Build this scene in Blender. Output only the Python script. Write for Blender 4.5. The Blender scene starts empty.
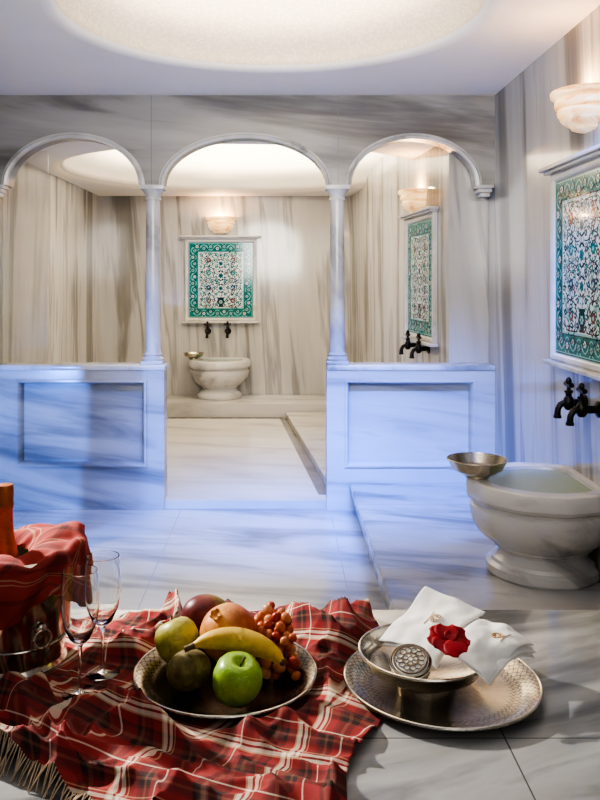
import bpy, bmesh, math, random
from math import sin, cos, pi, radians, sqrt, atan2
from mathutils import Vector, Matrix, noise
random.seed(7)
S = bpy.context.scene
C = S.collection
try: S.view_settings.look = 'AgX - High Contrast'
except Exception: pass

# ------------------------------------------------------------------ materials
class Nd:
    def __init__(s, name):
        s.m = bpy.data.materials.new(name); s.m.use_nodes = True
        s.t = s.m.node_tree; s.p = s.t.nodes['Principled BSDF']
    def n(s, ty, **k):
        o = s.t.nodes.new(ty)
        for a, v in k.items(): setattr(o, a, v)
        return o
    def l(s, a, b): s.t.links.new(a, b)
    def coord(s, which='Object'): return s.n('ShaderNodeTexCoord').outputs[which]
    def mapping(s, vec, loc=(0,0,0), rot=(0,0,0), scale=(1,1,1)):
        m = s.n('ShaderNodeMapping'); s.l(vec, m.inputs[0])
        m.inputs[1].default_value = loc; m.inputs[2].default_value = rot; m.inputs[3].default_value = scale
        return m.outputs[0]
    def noise(s, vec, scale=1, detail=6, rough=.6, dist=0):
        n = s.n('ShaderNodeTexNoise'); s.l(vec, n.inputs['Vector'])
        n.inputs['Scale'].default_value = scale; n.inputs['Detail'].default_value = detail
        n.inputs['Roughness'].default_value = rough; n.inputs['Distortion'].default_value = dist
        return n.outputs[0]
    def voro(s, vec, scale, feature='F1'):
        n = s.n('ShaderNodeTexVoronoi', feature=feature); s.l(vec, n.inputs['Vector']); n.inputs['Scale'].default_value = scale
        return n.outputs['Distance']
    def math(s, op, a, b=0.0):
        n = s.n('ShaderNodeMath', operation=op)
        for i, v in enumerate((a, b)):
            if hasattr(v, 'links'): s.l(v, n.inputs[i])
            else: n.inputs[i].default_value = v
        return n.outputs[0]
    def ramp(s, fac, stops, interp='LINEAR'):
        r = s.n('ShaderNodeValToRGB'); s.l(fac, r.inputs[0]); cr = r.color_ramp; cr.interpolation = interp
        while len(cr.elements) < len(stops): cr.elements.new(.5)
        for e, (p, c) in zip(cr.elements, stops): e.position = p; e.color = (*c[:3], 1)
        return r.outputs[0]
    def mix(s, fac, a, b, blend='MIX'):
        n = s.n('ShaderNodeMix', data_type='RGBA', blend_type=blend)
        for i, v in ((0, fac), (6, a), (7, b)):
            if hasattr(v, 'links'): s.l(v, n.inputs[i])
            elif i == 0: n.inputs[0].default_value = v
            else: n.inputs[i].default_value = (*v[:3], 1)
        return n.outputs[2]
    def col(s, v):
        if hasattr(v, 'links'): s.l(v, s.p.inputs['Base Color'])
        else: s.p.inputs['Base Color'].default_value = (*v[:3], 1)
    def bump(s, h, strength=.3, dist=.01):
        b = s.n('ShaderNodeBump'); s.l(h, b.inputs['Height'])
        b.inputs['Strength'].default_value = strength; b.inputs['Distance'].default_value = dist
        s.l(b.outputs[0], s.p.inputs['Normal'])
    def set(s, **k):
        for a, v in k.items(): s.p.inputs[a.replace('_', ' ')].default_value = v

def marble(name, cols, rot=(0,0,0), scale=(1,1,1), rough=.22, joints=(), jcol=(.25,.25,.26), dist=.5, detail=5, broad=.15, loc=(0,0,0)):
    a = Nd(name); v = a.coord()
    v1 = a.mapping(v, loc=loc, rot=rot); v2 = a.mapping(v1, scale=scale)
    n1 = a.noise(v2, 1, detail, .55, dist)
    n2 = a.noise(v1, 1.5, 2, .5, .2)
    f = a.math('ADD', a.math('MULTIPLY', n1, 1-broad), a.math('MULTIPLY', n2, broad))
    c = a.ramp(f, cols)
    if joints:
        sp = a.n('ShaderNodeSeparateXYZ'); a.l(v, sp.inputs[0])
        for ax, o, per, w in joints:
            q = a.math('FRACT', a.math('DIVIDE', a.math('SUBTRACT', sp.outputs[ax], o), per))
            c = a.mix(a.math('LESS_THAN', q, w / per), c, jcol)
    a.col(c); a.set(Roughness=rough)
    return a.m

def plain(name, c, rough=.5, metal=0, var=.08, nscale=20, **k):
    a = Nd(name); v = a.coord(); n = a.noise(v, nscale, 4, .6)
    lo = [x * (1 - var) for x in c]; hi = [min(1, x * (1 + var)) for x in c]
    a.col(a.ramp(n, [(.3, lo), (.7, hi)])); a.set(Roughness=rough, Metallic=metal); a.set(**k)
    return a.m

def sc(cols, k, t=(1,1,1)): return [(p, tuple(min(1, x*k*q) for x, q in zip(c, t))) for p, c in cols]
WARM = [(.33, (.17,.162,.15)), (.405, (.255,.245,.228)), (.44, (.44,.428,.405)), (.54, (.51,.498,.473)), (.575, (.31,.30,.28)), (.61, (.46,.448,.425)), (.72, (.52,.508,.483))]
GREY = [(.32, (.15,.15,.155)), (.40, (.26,.26,.265)), (.48, (.45,.45,.455)), (.60, (.55,.55,.555)), (.68, (.37,.37,.375))]
LITE = [(.32, (.25,.27,.30)), (.42, (.45,.47,.50)), (.50, (.65,.67,.70)), (.62, (.74,.76,.78)), (.72, (.51,.53,.56))]
M = {}
M['wall_far'] = marble('far_wall_marble', WARM, rot=(radians(3), radians(4), 0), scale=(3.1, 3.1, .17), rough=.1, dist=.28, detail=5, broad=.06,
                       joints=((0, -.02, 1.05, .004), (1, 6.6, 1.2, .004)), jcol=(.32,.31,.29))
M['wall_right'] = marble('right_wall_marble', sc(WARM, .94, (.98,1,1.03)), rot=(radians(6), 0, 0), scale=(2.6, 2.6, .17), rough=.1, dist=.28, detail=5, broad=.06,
                         joints=((1, 4.02, 1.25, .004),), jcol=(.30,.30,.29))
M['beam'] = marble('arch_beam_marble', sc(GREY, .64, (1.02,1,.98)), rot=(0, radians(-6), 0), scale=(.6, .9, 4), dist=.3, detail=5,
                   joints=((0, -.777, 1.126, .003),), jcol=(.17,.17,.165))
M['trim'] = marble('arch_trim_marble', sc(GREY, .95), scale=(3, 3, 3))
M['parapet'] = marble('parapet_marble', sc(LITE, .64), rot=(0, radians(-9), 0), scale=(.7, .9, 5), dist=.7)
M['column'] = marble('column_marble', sc(LITE, .80), rot=(0, radians(20), 0), scale=(4, 4, 2))
M['floor'] = marble('floor_marble', sc(LITE, .70), rot=(0, 0, radians(9)), scale=(.8, 4, 1), detail=5,
                    joints=((0, .30, .9, .004), (1, 3.35, .8, .004)), jcol=(.30,.31,.36))
M['floor_far'] = marble('far_floor_marble', [(.3,(.42,.40,.37)),(.45,(.53,.51,.47)),(.6,(.60,.58,.54)),(.75,(.50,.48,.45))], rot=(0,0,radians(12)), scale=(1,4,1),
                        joints=((1, 5.55, 3.2, .006),), jcol=(.30,.29,.27))
M['border'] = marble('dark_floor_border', [(.3,(.12,.11,.10)),(.5,(.20,.185,.165)),(.7,(.16,.15,.135))], scale=(3,3,3))
M['ledge'] = marble('ledge_marble', [(.3,(.32,.31,.28)),(.45,(.46,.44,.41)),(.6,(.54,.52,.49)),(.75,(.42,.40,.37))], rot=(0,0,radians(8)), scale=(1,4,3))
M['platform'] = marble('platform_marble', sc(GREY, .78), rot=(0, 0, radians(14)), scale=(1, 4.4, 3), joints=((1, .95, 1.0, .004),), jcol=(.2,.2,.21), rough=.12)
M['bench'] = marble('bench_marble', [(.34, (.10,.10,.10)), (.41, (.17,.17,.17)), (.47, (.28,.28,.275)), (.56, (.35,.35,.345)), (.63, (.21,.21,.21)), (.72, (.32,.32,.32))], rot=(0, 0, radians(-20)), scale=(1.2, 6, 2), rough=.11,
                    joints=((0, .65, 1.3, .003), (1, .1, .9, .003)), jcol=(.10,.10,.10))
M['basin'] = marble('basin_marble', [(.32,(.22,.215,.21)),(.42,(.40,.39,.38)),(.5,(.58,.57,.555)),(.62,(.62,.61,.59)),(.72,(.45,.44,.43))], rot=(radians(30),radians(20),0), scale=(2,2,6))
M['frame'] = marble('frame_marble', [(.3,(.38,.37,.35)),(.5,(.56,.55,.52)),(.7,(.48,.47,.45))], scale=(5,5,5))
M['ceil'] = plain('ceiling_plaster', (.86,.845,.81), .75, var=.02, nscale=3)
M['pane'] = plain('translucent_pane', (.88,.87,.85), .12, 0, .04, 4, Transmission_Weight=.9, IOR=1.2)
def mosaic(name, k):
    a = Nd(name); v = a.coord(); f = a.voro(v, 55); g = a.noise(v, 5, 5, .7)
    c = a.mix(g, a.ramp(f, [(.1, (.88,.79,.64)), (.6, (.71,.61,.47))]), a.ramp(f, [(.1, (.90,.84,.73)), (.6, (.80,.72,.59))]))
    c = a.mix(k, c, (.88,.83,.73)); a.col(c); a.set(Roughness=.5); a.bump(f, .3*(1-k), .005); return a.m
M['dome'] = mosaic('dome_mosaic', 0.0); M['dome2'] = mosaic('smooth_dome_plaster', .8)
def engraved(name, c1, c2, rough, scl, dark=.18, bmp=.35, orn=0, r0=0.0):
    a = Nd(name); v = a.coord(); f = a.voro(v, scl, 'SMOOTH_F1'); g = a.noise(v, 26, 5, .7)
    c = a.mix(g, c1, c2); c = a.mix(a.math('MULTIPLY', a.math('LESS_THAN', f, dark), .5), c, [x*.5 for x in c1]); h = f
    if orn:                                                # chased ornament: interlaced arcs running round the rim and a centre band
        sp = a.n('ShaderNodeSeparateXYZ'); a.l(v, sp.inputs[0]); x, y = sp.outputs[0], sp.outputs[1]
        th = a.math('ARCTAN2', y, x); r = a.math('SQRT', a.math('ADD', a.math('MULTIPLY', x, x), a.math('MULTIPLY', y, y)))
        s1 = a.math('SINE', a.math('MULTIPLY', th, orn)); s2 = a.math('MULTIPLY', s1, .0065)
        p1 = a.math('ABSOLUTE', a.math('SINE', a.math('MULTIPLY', a.math('ADD', r, s2), 230)))
        p2 = a.math('ABSOLUTE', a.math('SINE', a.math('MULTIPLY', a.math('SUBTRACT', r, s2), 230)))
        p = a.math('MINIMUM', p1, p2); rim = a.math('GREATER_THAN', r, r0)
        m = a.math('MULTIPLY', a.math('LESS_THAN', p, .28), rim)
        c = a.mix(a.math('MULTIPLY', m, .75), c, [q*.3 for q in c1])
        h = a.math('SUBTRACT', a.math('MULTIPLY', f, .3), a.math('MULTIPLY', m, .7))
    a.col(c); a.set(Metallic=1.0, Roughness=rough); a.bump(h, bmp, .002); return a.m
M['silver'] = engraved('engraved_silver_tray', (.36,.32,.26), (.62,.57,.49), .24, 190, .10, .3, orn=36, r0=.135)
M['silver2'] = engraved('dark_silver_platter', (.13,.105,.085), (.36,.31,.26), .22, 190, .12, .3, orn=30, r0=.15)
M['bowlm'] = engraved('aged_silver_bowl', (.46,.42,.35), (.70,.66,.59), .2, 150, .12, .12)
M['bucketm'] = plain('bucket_silver', (.46,.41,.35), .15, 1, .25, 9)
M['copper'] = engraved('tinned_brass', (.44,.39,.30), (.66,.60,.49), .25, 110, .12, .2)
M['bronze'] = plain('dark_bronze', (.018,.016,.015), .35, .6, .3, 30)
M['water'] = plain('basin_water', (.46,.57,.48), .03, 0, .03, 6, IOR=1.33, Transmission_Weight=.45)
M['glass'] = plain('clear_glass', (.96,.97,.97), .01, 0, .0, 5, IOR=1.45, Transmission_Weight=1.0)
M['bottle'] = plain('dark_bottle_glass', (.03,.035,.02), .08, 0, .1, 5)
M['foil'] = plain('orange_gold_foil', (.40,.125,.045), .34, .5, .25, 40)
M['towel'] = plain('white_towel', (.82,.81,.79), .85, 0, .04, 120)
M['gold'] = plain('gold_thread', (.50,.30,.12), .5, .1, .15, 60)
M['rose'] = plain('rose_red', (.30,.004,.012), .6, 0, .25, 20)
M['stem'] = plain('brown_stem', (.12,.07,.03), .7, 0, .3, 40)
def alab(name, e):
    a = Nd(name); v = a.coord(); n = a.noise(a.mapping(v, rot=(.3,.2,0), scale=(5,5,24)), 1, 5, .6, 1.2)
    c = a.ramp(n, [(.32, (.46,.18,.045)), (.45, (.84,.49,.19)), (.62, (1.0,.75,.42))]); a.col(c); a.l(c, a.p.inputs['Emission Color'])
    a.set(Emission_Strength=e, Roughness=.3); return a.m
M['alab'] = alab('glowing_alabaster', .8)
M['alab2'] = alab('dim_alabaster', .45)
def fruit(name, stops, nscale=9, axis=None, rough=.4, speck=0, mott=.35, **k):
    a = Nd(name); v = a.coord(); n = a.noise(v, nscale, 4, .6, .3)
    if axis is not None:
        sp = a.n('ShaderNodeSeparateXYZ'); a.l(v, sp.inputs[0])
        n = a.math('ADD', a.math('MULTIPLY', sp.outputs[axis], 8.0), a.math('ADD', a.math('MULTIPLY', n, .5), .15))
    c = a.ramp(n, stops)
    if mott:                                               # mottling: darker bruised patches and fine freckles
        m = a.ramp(a.noise(v, 38, 6, .7, .6), [(.40, (1-mott,1-mott,1-mott)), (.58, (1,1,1))]); c = a.mix(1.0, c, m, 'MULTIPLY')
        c = a.mix(a.math('MULTIPLY', a.math('LESS_THAN', a.voro(v, 130), .14), .45), c, [x*.3 for x in stops[0][1]])
    if speck: c = a.mix(a.math('LESS_THAN', a.voro(v, 160), .16), c, [x*.6 + .25 for x in stops[-1][1]])
    a.col(c); a.set(Roughness=rough, Specular_IOR_Level=.4); a.set(**k); return a.m
M['apple_g'] = fruit('green_apple_skin', [(.3,(.19,.36,.03)),(.7,(.34,.50,.06))], speck=1, rough=.32, mott=.18)
M['apple_y'] = fruit('yellow_green_skin', [(.3,(.36,.36,.06)),(.7,(.54,.46,.11))])
M['mango'] = fruit('dark_mango_skin', [(.2,(.13,.02,.02)),(.45,(.20,.05,.035)),(.7,(.30,.26,.06))], axis=0)
M['pome'] = fruit('orange_pomegranate_skin', [(.2,(.64,.26,.07)),(.5,(.62,.30,.09)),(.8,(.46,.11,.045))], axis=0)
M['kiwi'] = fruit('brown_kiwi_skin', [(.3,(.13,.095,.03)),(.7,(.23,.18,.06))], 40, rough=.75)
M['banana'] = fruit('banana_skin', [(.3,(.64,.39,.05)),(.7,(.74,.51,.09))], 12, rough=.5, mott=.2)
def grape():
    a = Nd('red_grape_skin'); v = a.coord(); n = a.noise(v, 60, 4, .6)
    oi = a.n('ShaderNodeObjectInfo'); f = a.math('ADD', a.math('MULTIPLY', n, .5), a.math('MULTIPLY', oi.outputs['Random'], .6))
    a.col(a.ramp(f, [(.2,(.40,.045,.03)),(.5,(.60,.14,.06)),(.75,(.70,.28,.12)),(.9,(.74,.42,.20))]))
    a.set(Roughness=.22, Transmission_Weight=.3, IOR=1.36); return a.m
M['grape'] = grape()

def plaid(name, per, st):
    a = Nd(name); uv = a.coord('UV'); sp = a.n('ShaderNodeSeparateXYZ'); a.l(uv, sp.inputs[0])
    cu = a.ramp(a.math('FRACT', a.math('DIVIDE', sp.outputs[0], per)), st, 'CONSTANT')
    cv = a.ramp(a.math('FRACT', a.math('DIVIDE', sp.outputs[1], per)), st, 'CONSTANT')
    c = a.mix(.5, cu, cv)
    w = a.n('ShaderNodeTexWave', wave_type='BANDS', bands_direction='DIAGONAL'); a.l(uv, w.inputs[0]); w.inputs['Scale'].default_value = 150
    a.col(c); a.set(Roughness=.9); a.bump(w.outputs['Fac'], .25, .001); return a.m
R = (.26,.026,.025); Dk = (.032,.014,.014); W = (.78,.68,.54); Y = (.56,.36,.20); MR = (.12,.018,.018); BR_ = (.17,.07,.045)
TST = [(0,R),(.09,Dk),(.145,BR_),(.19,MR),(.26,Dk),(.30,R),(.40,Y),(.42,W),(.465,R),(.495,W),(.535,R),(.555,Y),(.57,R),(.66,MR),(.69,Dk),(.745,BR_),(.775,Dk),(.83,R),(.90,W),(.915,R)]
M['plaid'] = plaid('red_tartan', .215, TST)
M['redcloth'] = plaid('red_napkin_weave', .24, [(0,(.30,.034,.026)),(.18,(.14,.02,.018)),(.34,(.30,.034,.026)),(.50,(.50,.28,.18)),(.52,(.30,.034,.026)),(.56,(.50,.28,.18)),(.575,(.30,.034,.026)),(.74,(.08,.015,.014)),(.80,(.26,.03,.024))])
M['fringe'] = plain('cream_fringe', (.52,.40,.28), .9, 0, .2, 40)
TILE = [plain('tile_white', (.60,.66,.64), .07, 0, .06), plain('tile_teal', (.014,.175,.170), .07, 0, .3, 30), plain('tile_cobalt', (.015,.045,.13), .07, 0, .2),
        plain('tile_red', (.24,.07,.06), .07, 0, .2), plain('tile_green', (.016,.16,.13), .07, 0, .2), plain('tile_dark', (.008,.040,.050), .07, 0, .2), plain('tile_pale_turquoise', (.24,.47,.46), .07, 0, .1)]

# ------------------------------------------------------------------ geometry helpers
def nb(): return bmesh.new()
def add_box(bm, x0, x1, y0, y1, z0, z1, bev=0):
    t = bmesh.new(); bmesh.ops.create_cube(t, size=1)
    for v in t.verts:
        v.co = Vector(((x0+x1)/2 + v.co.x*(x1-x0), (y0+y1)/2 + v.co.y*(y1-y0), (z0+z1)/2 + v.co.z*(z1-z0)))
    if bev: bmesh.ops.bevel(t, geom=t.edges[:], offset=bev, segments=2, affect='EDGES', profile=.5)
    merge(bm, t)
def merge(bm, t, mat=None):
    if mat is not None:
        for v in t.verts: v.co = mat @ v.co
    mp = {v: bm.verts.new(v.co) for v in t.verts}
    for f in t.faces:
        try: g = bm.faces.new([mp[v] for v in f.verts]); g.material_index = f.material_index
        except ValueError: pass
    t.free()
def add_lathe(bm, prof, seg=48, c=(0,0,0), a0=0, a1=2*pi, fn=None):
    full = abs(a1-a0-2*pi) < 1e-6; n = seg if full else seg+1; rings = []
    for r, z in prof:
        if r < 1e-6 and full: rings.append([bm.verts.new((c[0], c[1], c[2]+z))]); continue
        ring = []
        for i in range(n):
            th = a0 + (a1-a0)*i/seg; x, y, zz = r*cos(th), r*sin(th), z
            if fn: x, y, zz = fn(x, y, zz, th)
            ring.append(bm.verts.new((c[0]+x, c[1]+y, c[2]+zz)))
        rings.append(ring)
    for A, B in zip(rings, rings[1:]):
        for i in range(seg):
            j = (i+1) % n
            try:
                if len(A) == 1 and len(B) == 1: continue
                if len(A) == 1: bm.faces.new((A[0], B[i], B[j]))
                elif len(B) == 1: bm.faces.new((A[i], B[0], A[j]))
                else: bm.faces.new((A[i], B[i], B[j], A[j]))
            except ValueError: pass
def add_tube(bm, pts, rad, seg=10):
    pts = [Vector(p) for p in pts]; n = len(pts)
    if not hasattr(rad, '__len__'): rad = [rad]*n
    rings = []; up = None
    for i, p in enumerate(pts):
        d = (pts[min(i+1, n-1)] - pts[max(i-1, 0)]).normalized()
        if up is None: up = d.orthogonal().normalized()
        up = (up - d*up.dot(d)).normalized(); s = d.cross(up)
        rings.append([bm.verts.new(p + (up*cos(2*pi*k/seg) + s*sin(2*pi*k/seg))*rad[i]) for k in range(seg)])
    for A, B in zip(rings, rings[1:]):
        for k in range(seg): bm.faces.new((A[k], A[(k+1) % seg], B[(k+1) % seg], B[k]))
    bm.faces.new(rings[0][::-1]); bm.faces.new(rings[-1])
def add_prism(bm, poly, z0, z1, bev=0):
    t = bmesh.new()
    a = [t.verts.new((x, y, z0)) for x, y in poly]; b = [t.verts.new((x, y, z1)) for x, y in poly]; n = len(poly)
    t.faces.new(a[::-1]); t.faces.new(b)
    for i in range(n): t.faces.new((a[i], a[(i+1) % n], b[(i+1) % n], b[i]))
    if bev: bmesh.ops.bevel(t, geom=t.edges[:], offset=bev, segments=2, affect='EDGES')
    merge(bm, t)
def add_ell(bm, c, r, seg=24, rings=14, fn=None):
    prof = [(sin(pi*i/rings), -cos(pi*i/rings)) for i in range(rings+1)]; prof[0] = (0, -1); prof[-1] = (0, 1)
    t = bmesh.new(); add_lathe(t, prof, seg)
    for v in t.verts:
        p = v.co.copy()
        if fn: p = fn(p)
        v.co = Vector((c[0]+p.x*r[0], c[1]+p.y*r[1], c[2]+p.z*r[2]))
    merge(bm, t)
def obj(name, bm, mats, parent=None, loc=(0,0,0), rot=(0,0,0), smooth=38):
    bmesh.ops.recalc_face_normals(bm, faces=bm.faces[:])
    me = bpy.data.meshes.new(name); bm.to_mesh(me); bm.free()
    for m in (mats if isinstance(mats, list) else [mats]): me.materials.append(m)
    if smooth:
        me.polygons.foreach_set('use_smooth', [True]*len(me.polygons)); me.set_sharp_from_angle(angle=radians(smooth))
    o = bpy.data.objects.new(name, me); C.objects.link(o); o.location = loc; o.rotation_euler = rot; o.parent = parent
    return o
def tag(o, label, cat, group=None):
    o['label'] = label; o['category'] = cat
    if group: o['group'] = group
    return o
def thing(name, label, cat, loc=(0,0,0), rot=(0,0,0), group=None):
    o = bpy.data.objects.new(name, None); C.objects.link(o); o.location = loc; o.rotation_euler = rot; o.empty_display_size = .05
    return tag(o, label, cat, group)
def struct(name, bm, m, smooth=38):
    o = obj(name, bm, m, smooth=smooth); o['kind'] = 'structure'; return o
def dup(o, parent=None):
    c = o.copy(); C.objects.link(c); c.parent = parent
    for ch in list(o.children): dup(ch, c)
    return c
def copy_thing(o, label, loc, rotz, group=None):
    c = dup(o); c.location = loc; c.rotation_euler = (0, 0, rotz); c['label'] = label
    if group: c['group'] = group
    return c

# ------------------------------------------------------------------ room shell
XR = 1.295; YS = 4.94; YB = 5.09; YF = 8.6; ZC = 2.5; ZF = 2.267; FL2 = .05
b = nb(); add_box(b, -1.9, 1.4, -.8, YB, -.1, 0); struct('floor', b, M['floor'])
b = nb(); add_box(b, -2.0, 1.4, 4.97, YF+.1, -.1, FL2); struct('floor_far', b, M['floor_far'])
b = nb(); add_box(b, XR, XR+.1, -.8, YB, 0, ZC+.3); struct('wall_right', b, M['wall_right'])
b = nb(); add_box(b, -1.88, -1.78, -.8, YB, 0, ZC+.3); struct('wall_left', b, M['wall_right'])
b = nb(); add_box(b, -2.0, 1.4, YF, YF+.1, 0, ZF+.4); struct('wall_back', b, M['wall_far'])
b = nb(); add_box(b, -2.0, -1.9, YB, YF, 0, ZF+.4); struct('wall_far_left', b, M['wall_far'])
b = nb(); add_prism(b, [(1.05, YB+.012), (1.4, YB+.012), (1.4, YF), (1.05-.09*(YF-5.1), YF)], 0, ZF+.4); struct('wall_far_right', b, M['wall_far'])
b = nb(); add_box(b, -1.9, -1.585, 5.6, 5.612, FL2, ZF); struct('window_1', b, M['pane'])
b = nb(); add_lathe(b, [(.062, 0), (.062, ZC)], 32, (-1.476, 3.9, 0)); struct('shadow_post', b, M['column'])   # added post outside the view, casts a shadow on the left parapet
EX0, EX1 = .315, .055                                        # edge of the right curb, near and far
b = nb(); add_prism(b, [(EX0-.075, 5.1), (EX0+.01, 5.1), (EX1+.01, 7.95), (EX1-.06, 7.95)], FL2-.01, FL2+.002)
add_box(b, -1.88, EX1-.05, 7.90, 7.952, FL2-.01, FL2+.002); struct('trim_3', b, M['border'])
def ceiling(name, x0, x1, y0, y1, z, c, R):
    bm = nb(); N = 96; angs = [2*pi*i/N for i in range(N)]
    for X, Y in ((x0,y0),(x1,y0),(x1,y1),(x0,y1)): angs.append(atan2(Y-c[1], X-c[0]) % (2*pi))
    angs = sorted(set(angs)); I = []; O = []
    for a in angs:
        dx, dy = cos(a), sin(a); t = 1e9
        if dx > 1e-9: t = min(t, (x1-c[0])/dx)
        if dx < -1e-9: t = min(t, (x0-c[0])/dx)
        if dy > 1e-9: t = min(t, (y1-c[1])/dy)
        if dy < -1e-9: t = min(t, (y0-c[1])/dy)
        I.append(bm.verts.new((c[0]+dx*R, c[1]+dy*R, z))); O.append(bm.verts.new((c[0]+dx*t, c[1]+dy*t, z)))
    n = len(angs)
    for i in range(n): bm.faces.new((I[i], O[i], O[(i+1) % n], I[(i+1) % n]))
    return struct(name, bm, M['ceil'])
CF = (-.04, 3.47); RF = .945
ceiling('ceiling', -1.78, XR, -.8, YS+.02, ZC, CF, RF)
b = nb(); add_lathe(b, [(RF, 0), (RF-.012, .001), (RF-.030, .006), (RF-.046, .015), (RF-.056, .028)], 96, (CF[0], CF[1], ZC)); struct('trim_1', b, M['ceil'], smooth=80)
b = nb(); add_lathe(b, [(RF-.056, .028), (RF-.06, .032)] + [((RF-.06)*cos(t*pi/28)**.8, .032+.22*sin(t*pi/28)) for t in range(1, 14)] + [(0, .254)], 96, (CF[0], CF[1], ZC)); struct('ceiling_dome', b, M['dome'])
CB = (-.32, 6.85); RB = 1.54
ceiling('ceiling_far', -1.9, XR, YB-.03, YF, ZF, CB, RB)
b = nb(); add_lathe(b, [(RB, 0), (RB-.03, .004), (RB-.06, .014), (RB-.08, .03)] + [((RB-.09)*cos(t*pi/20), .03+.26*sin(t*pi/20)) for t in range(0, 10)] + [(0, .292)], 96, (CB[0], CB[1], ZF)); struct('ceiling_far_dome', b, M['dome2'], smooth=80)

# ------------------------------------------------------------------ arcade
root = thing('marble_arcade', 'marble screen of three arches on two slender columns dividing the rooms', 'arcade', (-.2, 5.015, 0))
off = (.2, -5.015, 0)
ZS = 1.958; ARCH = [(-1.652, -.843, .29), (-.705, .283, .29), (.422, 1.19, .285)]
pl = [(-1.78, ZS)]
for x0, x1, h in ARCH:
    cx, a = (x0+x1)/2, (x1-x0)/2
    for i in range(41): t = pi*(1-i/40); pl.append((cx+a*cos(t), ZS+h*sin(t)))
pl.append((XR, ZS))
b = nb()
f = [b.verts.new((x, YS, z)) for x, z in pl]; g = [b.verts.new((x, YB, z)) for x, z in pl]
ft = [b.verts.new((x, YS, ZC+.02)) for x, z in pl]; gt = [b.verts.new((x, YB, ZC+.02)) for x, z in pl]
for i in range(len(pl)-1):
    b.faces.new((f[i], f[i+1], ft[i+1], ft[i])); b.faces.new((g[i+1], g[i], gt[i], gt[i+1]))
    b.faces.new((f[i+1], f[i], g[i], g[i+1])); b.faces.new((ft[i], ft[i+1], gt[i+1], gt[i]))
b.faces.new((f[0], ft[0], gt[0], g[0])); b.faces.new((f[-1], g[-1], gt[-1], ft[-1]))
obj('arch_wall', b, M['beam'], root, off)
for x0, x1, h in ARCH:
    b = nb(); cx, a = (x0+x1)/2, (x1-x0)/2; secs = []
    for i in range(41):
        t = pi*i/40
        def P(o, y): return b.verts.new((cx+(a+o)*cos(t), y, ZS+(h+o)*sin(t)))
        secs.append([P(-.008, YS+.02), P(-.008, YS-.012), P(.008, YS-.018), P(.016, YS-.008), P(.026, YS-.006), P(.029, YS+.002)])
    for A, B in zip(secs, secs[1:]):
        for k in range(5): b.faces.new((A[k], B[k], B[k+1], A[k+1]))
    obj('arch_moulding', b, M['trim'], root, off)
ZP = .874
for cx in (-.774, .349):
    b = nb(); H = ZS-ZP
    add_lathe(b, [(.05,.07),(.046,.10),(.046,.3),(.042,H-.13),(.042,H-.08)], 32, (cx, YS+.06, ZP)); col = obj('column', b, M['column'], root, off)
    b = nb(); add_box(b, cx-.066, cx+.066, YS-.006, YS+.126, ZP, ZP+.022, .003)
    add_lathe(b, [(0,.02),(.064,.022),(.066,.034),(.056,.044),(.052,.05),(.058,.06),(.052,.07),(.047,.078),(0,.08)], 32, (cx, YS+.06, ZP)); obj('column_base', b, M['column'], col)
    b = nb(); add_lathe(b, [(0,H-.09),(.048,H-.088),(.05,H-.08),(.044,H-.07),(.05,H-.05),(.062,H-.03),(.066,H-.024),(0,H-.022)], 32, (cx, YS+.06, ZP))
    add_box(b, cx-.072, cx+.072, YS-.012, YS+.132, ZS-.024, ZS+.002, .003); obj('capital', b, M['column'], col)
for cx, s in ((-1.715, 1), (1.238, -1)):
    b = nb(); add_box(b, cx-.055, cx+.05, YS-.015, YS+.1, ZS-.02, ZS+.002, .003); add_box(b, cx-.045, cx+.04, YS-.008, YS+.09, ZS-.045, ZS-.02, .006); add_box(b, cx-.03, cx+.03, YS, YS+.08, ZS-.07, ZS-.045, .006)
    obj('corbel', b, M['trim'], root, off)
def parapet(x0, x1, ix0, ix1, z0):
    iz0, iz1 = .272, .772; dp = .07
    b = nb(); add_box(b, x0, x1, YS+dp, YB, z0, ZP-.03)
    for q in ((x0, ix0, z0, ZP-.03), (ix1, x1, z0, ZP-.03), (ix0, ix1, z0, iz0), (ix0, ix1, iz1, ZP-.03)): add_box(b, q[0], q[1], YS, YS+dp+.002, q[2], q[3])
    p = obj('parapet', b, M['parapet'], root, off)
    b = nb(); prof = [(-.014, .001), (-.012, -.012), (.0, -.014), (.008, -.004), (.012, .03), (.014, dp)]
    rings = [[b.verts.new((x+sx*o, YS+d, z+sz*o)) for (x, z, sx, sz) in ((ix0, iz0, 1, 1), (ix1, iz0, -1, 1), (ix1, iz1, -1, -1), (ix0, iz1, 1, -1))] for o, d in prof]
    for A, B in zip(rings, rings[1:]):
        for k in range(4): b.faces.new((A[k], A[(k+1) % 4], B[(k+1) % 4], B[k]))
    obj('panel_moulding', b, M['parapet'], p)
    b = nb(); add_box(b, x0, x1+(.008 if x1 < 0 else 0), YS-.012, YB+.008, ZP-.032, ZP, .006); obj('parapet_cap', b, M['column'], p)
parapet(-1.78, -.70, -1.578, -.815, 0)
parapet(.283, XR, .404, 1.165, 0)

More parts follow.
